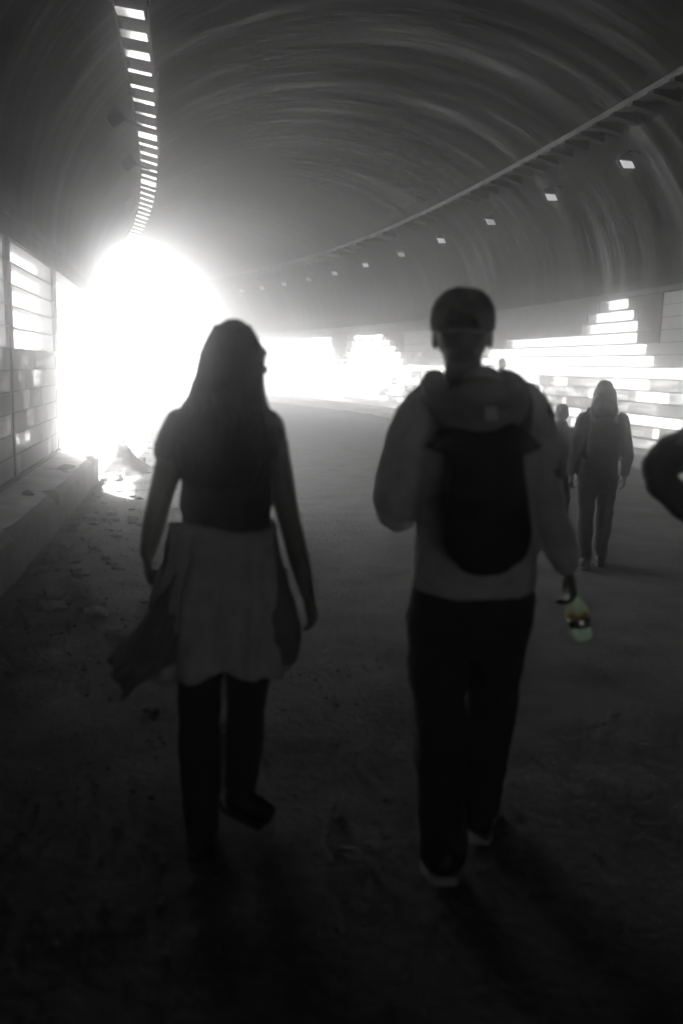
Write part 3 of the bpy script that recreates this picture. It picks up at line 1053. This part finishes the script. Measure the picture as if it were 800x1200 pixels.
    md = jk.modifiers.new('thickness', 'SOLIDIFY'); md.thickness = .008; md.offset = 0
    b = bmesh.new()
    tube(b, [(.145 * math.cos(a) - .01, .118 * math.sin(a), 1.005 + .015 * math.sin(a * 2), .028, .020) for a in srange(0, 2 * PI, .4)], 10, 3, ref=(0, 0, 1))
    fuse('waist_roll', b, M['grey'], jk, .007, 3, .012, .05)
    b = bmesh.new()                               # left tail blown outwards, a creased sheet
    def mixp(P, u):
        u = u * (len(P) - 1); k = min(int(u), len(P) - 2); f = u - k
        return P[k][0] * (1 - f) + P[k + 1][0] * f, P[k][1] * (1 - f) + P[k + 1][1] * f
    top = [(-.125, .93), (-.180, .835), (-.255, .745), (-.335, .660)]
    bot = [(-.120, .595), (-.19, .588), (-.25, .575), (-.300, .548)]
    gr = []
    for q in range(25):
        row = []
        for w in range(19):
            u, vv = q / 24, w / 18
            a, c = mixp(top, u), mixp(bot, u)
            x, z = a[0] * (1 - vv) + c[0] * vv, a[1] * (1 - vv) + c[1] * vv
            x += .012 * u * math.sin(vv * 9); z += .010 * u * math.sin(vv * 7 + 1)
            y = -.09 - .05 * u + .030 * math.sin(vv * 6 + u * 5) * (.4 + u) + .008 * math.sin(vv * 17 - u * 11)
            row.append(b.verts.new((x, y, z)))
        gr.append(row)
    for a, c in zip(gr, gr[1:]):
        for w in range(18): b.faces.new((a[w], c[w], c[w + 1], a[w + 1]))
    tl = obj('jacket_tail', b, M['char'], jk, True)
    md = tl.modifiers.new('thickness', 'SOLIDIFY'); md.thickness = .010; md.offset = 0
    b = bmesh.new()                               # right sleeve hanging
    tube(b, [(.125, -.03, .99, .025), (.140, -.05, .89, .034), (.158, -.07, .79, .050), (.172, -.08, .70, .052), (.178, -.08, .645, .038)], 14, 4)
    fuse('sleeve', b, M['char'], jk, .007, 3, .014, .06)
    # long hair
    b = bmesh.new()
    tube(b, [(.020, -.004, 1.562, .066, .080), (.018, -.012, 1.53, .079, .092), (.010, -.022, 1.47, .080, .088), (.004, -.040, 1.41, .088, .075), (-.002, -.062, 1.36, .104, .058), (-.004, -.085, 1.30, .114, .046), (-.004, -.100, 1.23, .108, .036), (-.002, -.108, 1.165, .080, .024)], 22, 4)
    tube(b, [(-.04, .01, 1.52, .04, .06), (-.060, .0, 1.44, .04, .055), (-.085, -.02, 1.36, .04, .045), (-.10, -.03, 1.30, .03, .035)], 14, 4)
    tube(b, [(.062, -.02, 1.50, .025, .04), (.078, -.03, 1.42, .026, .045), (.092, -.04, 1.35, .032, .04), (.10, -.045, 1.29, .028, .03)], 14, 4)
    hr = fuse('hair', b, M['hair'], root, .0065, 3, .014, .05)
    rr = random.Random(11)
    b = bmesh.new()
    for k in range(420):                          # single strands lying on and lifting off the mass
        a = rr.uniform(PI * .95, PI * 2.05) if rr.random() < .75 else rr.choice((PI * 1.0, PI * 2.0)) + rr.uniform(-.25, .25)
        e = rr.uniform(1.0, 1.07) if rr.random() < .85 else rr.uniform(1.07, 1.22)
        end = rr.randint(4, 8)
        prof = [(.018, -.005, 1.606, .050, .062), (.018, -.005, 1.575, .068, .082), (.016, -.012, 1.53, .084, .097), (.010, -.022, 1.47, .086, .092), (.004, -.040, 1.41, .094, .079), (-.002, -.062, 1.36, .109, .062), (-.004, -.085, 1.30, .118, .050), (-.004, -.100, 1.23, .112, .040), (-.002, -.108, 1.15, .086, .028)]
        pts = []
        w = rr.uniform(0, 6)
        for i_, (cx, cyy, z, rx, ry) in enumerate(prof[:end + 1]):
            g = 1 + (e - 1) * (i_ / 5)
            aa = a + .10 * math.sin(i_ * .9 + w)
            pts.append((cx + rx * g * math.cos(aa), cyy + ry * g * math.sin(aa), z + rr.uniform(-.006, .006), .0013 if i_ < end else .0005))
        tube(b, pts, 4, 2, cap=False)
    st = obj('loose_strands', b, M['hair'], hr, True)
    st['kind'] = 'stuff'
    return root
woman()

# ---- the others: one pattern, different measures
def figure(px, py, rz, hgt, label, top='black', legs='black', hair='short', arm_l='down', arm_r='down', stride=.12, build=1.0, voxel=.009, skirt=False, headyaw=0):
    k = hgt / 1.72
    root = empty('person', px if isinstance(px, Vector) else ground_at(px, py), rz)
    tag(root, label, 'person')
    q = lambda *p: tuple(v * k for v in p)
    w = build
    b = bmesh.new()
    tube(b, [q(0, 0, .86, .15 * w, .11), q(0, 0, .98, .135 * w, .10), q(0, 0, 1.12, .135 * w, .105), q(0, 0, 1.26, .155 * w, .11), q(0, 0, 1.37, .145 * w, .09), q(0, 0, 1.43, .07, .065)], 16, 3)
    tube(b, [q(0, -.005, 1.39, .052), q(0, .01, 1.50, .05)], 12, 3)
    hm = put_head(b, q(0, .025, 1.585), headyaw, 0, k)
    arms = {}
    for sd, pose in ((-1, arm_l), (1, arm_r)):
        sh = (sd * .175 * w, 0, 1.37)
        if pose == 'down': el, wr, tp, bk = (sd * .225 * w, -.03, 1.09), (sd * .24 * w, .05, .85), (sd * .24 * w, .09, .68), (sd, 0, 0)
        elif pose == 'strap': el, wr, tp, bk = (sd * .25 * w, -.02, 1.12), (sd * .15 * w, .16, 1.26), (sd * .11 * w, .15, 1.38), (0, 1, 0)
        else: el, wr, tp, bk = (sd * .400, -.11, 1.245), (sd * .235, -.02, 1.055), (sd * .150, .085, .98), (sd, 0, .4)
        arms[sd] = (sh, el, wr)
        tube(b, [q(*sh, .052), q(*el, .040), q(*wr, .027)], 12, 4)
        put_hand(b, q(*wr), q(*tp), sd, .5, bk, k)
    st = stride
    lg = {-1: ((-.09, 0, .86), (-.09, -st * .2, .47), (-.085, -st, .10)), 1: ((.09, 0, .86), (.085, st * .8, .47), (.08, st, .09))}
    for sd, (h_, k_, a_) in lg.items():
        tube(b, [q(*h_, .078), q(*k_, .048), q(*a_, .032)], 12, 4)
        put_foot(b, q(a_[0], a_[1] - .05, .045), q(a_[0] + sd * .02, a_[1] + .16, .045), k)
    fuse('body', b, M['skin'], root, voxel, 3)
    eyes(root, hm)
    b = bmesh.new()
    tube(b, [q(0, 0, .82, .172 * w, .13), q(0, 0, 1.0, .160 * w, .122), q(0, 0, 1.14, .160 * w, .125), q(0, 0, 1.27, .172 * w, .125), q(0, 0, 1.375, .155 * w, .105), q(0, 0, 1.45, .075, .07)], 18, 4)
    for sd, (sh, el, wr) in arms.items():
        fat = 1.12 if (arm_l if sd < 0 else arm_r) == 'akimbo' else 1.0
        tube(b, [q(sd * .11 * w, 0, 1.375, .06), q(sh[0] * .97, sh[1], sh[2] - .02, .062 * fat), q(*el, .055 if fat == 1 else .046), q(*[e + (x - e) * .9 for e, x in zip(el, wr)], .040)], 14, 4)
    fuse('top', b, M[top], root, voxel, 3, .032, .12)
    b = bmesh.new()
    tube(b, [q(0, 0, .95, .158 * w, .12), q(0, 0, .80, .17 * w, .122)], 16, 3)
    for sd, (h_, k_, a_) in lg.items():
        tube(b, [q(h_[0], h_[1], .83, .092), q(*k_, .072), q(*a_, .062)], 14, 4)
    if skirt:
        tube(b, [q(0, 0, .92, .155, .12), q(0, 0, .72, .19, .16), q(0, .01, .50, .20, .17)], 18, 3)
    fuse('skirt' if skirt else 'trousers', b, M[legs], root, voxel, 3, .030, .11)
    for sd, (h_, k_, a_) in lg.items():
        shoe(root, q(a_[0], a_[1] - .05, .054), q(a_[0] + sd * .02, a_[1] + .16, .054), k, q(a_[0], a_[1], .12), solemat='shoe')
    b = bmesh.new()
    if hair == 'long':
        tube(b, [q(0, .0, 1.64, .075, .085), q(0, -.01, 1.60, .098, .105), q(0, -.02, 1.53, .108, .095), q(0, -.045, 1.45, .118, .075), q(0, -.085, 1.36, .125, .055), q(0, -.115, 1.24, .105, .045), q(0, -.12, 1.14, .07, .03)], 18, 4)
    else:
        m = hm
        bb = bmesh.new(); ball(bb, (0, -.02, .03), (.082, .098, .098)); ball(bb, (0, -.04, -.01), (.074, .07, .07))
        bmesh.ops.transform(bb, matrix=m, verts=bb.verts)
        me = bpy.data.meshes.new('t'); bb.to_mesh(me); bb.free(); b.from_mesh(me); bpy.data.meshes.remove(me)
    fuse('hair', b, M['hair'], root, max(.006, voxel * .8), 2, .012, .04)
    return root
girl = figure(693, 664, -.3, 1.45, 'girl with long hair and a dark backpack walking by the right wall', 'black', 'black', 'long', 'down', 'down', .09, 1.0)
figure(648, 640, -.25, 1.24, 'child half hidden behind the right shoulder of the man in the cap', 'black', 'black', 'short', stride=.1, build=1.05)
figure(583, 520, -.1, 1.74, 'distant person whose head just shows over the right shoulder of the man in the cap', 'black', 'black', 'short', voxel=.014)
v = cam.matrix_world.to_3x3() @ Vector((.552, 0, -1)); v.z = 0; v = v.normalized() * 2.62
figure(Vector((v.x, v.y, 0)), 0, -.55, 1.72, 'person at the right edge of the picture, only a bent dark elbow in view', 'black', 'black', 'short', 'akimbo', 'down', .1, voxel=.0075)

def girl_pack():
    root = empty('backpack', girl.location, girl.rotation_euler.z)
    tag(root, 'small dark backpack worn by the long haired girl near the right wall', 'backpack')
    k = 1.45 / 1.72
    q = lambda *p: tuple(v * k for v in p)
    b = bmesh.new()
    tube(b, [q(0, -.20, .98, .12, .05), q(0, -.21, 1.06, .145, .075), q(0, -.21, 1.16, .145, .08), q(0, -.20, 1.28, .13, .065), q(0, -.17, 1.35, .09, .04)], 18, 4)
    fuse('bag', b, M['top'], root, .01, 4, .014, .1)
    b = bmesh.new()
    tube(b, [q(0, -.285, 1.06, .10, .02), q(0, -.295, 1.12, .105, .026), q(0, -.285, 1.18, .10, .02)], 14, 3)
    fuse('pocket', b, M['black'], root, .008, 3)
    for sx in (-1, 1):
        b = bmesh.new()
        tube(b, [q(sx * .09, -.15, 1.34, .022, .008), q(sx * .105, -.05, 1.45, .022, .008), q(sx * .11, .06, 1.45, .022, .008), q(sx * .12, .14, 1.32, .022, .008), q(sx * .16, .12, 1.15, .018, .007), q(sx * .18, -.03, 1.04, .018, .006), q(sx * .12, -.16, 1.0, .018, .006)], 10, 4)
        obj('shoulder_strap', b, M['char'], root, True)
girl_pack()

# ------------------------------------------------------------------ haze added to spread the exit glow like lens glare
m, nt, out = newmat('glare_haze')
pv = nd(nt, 'ShaderNodeVolumePrincipled', Density=HAZE, Anisotropy=HAZE_G)
pv.inputs['Color'].default_value = (.96, .96, .96, 1)
nt.links.new(pv.outputs[0], out.inputs['Volume'])
bm = bmesh.new()
box(bm, (0, 20, 3.2), (154, 154, 8.4))
tag(obj('haze', bm, m), kind='stuff')
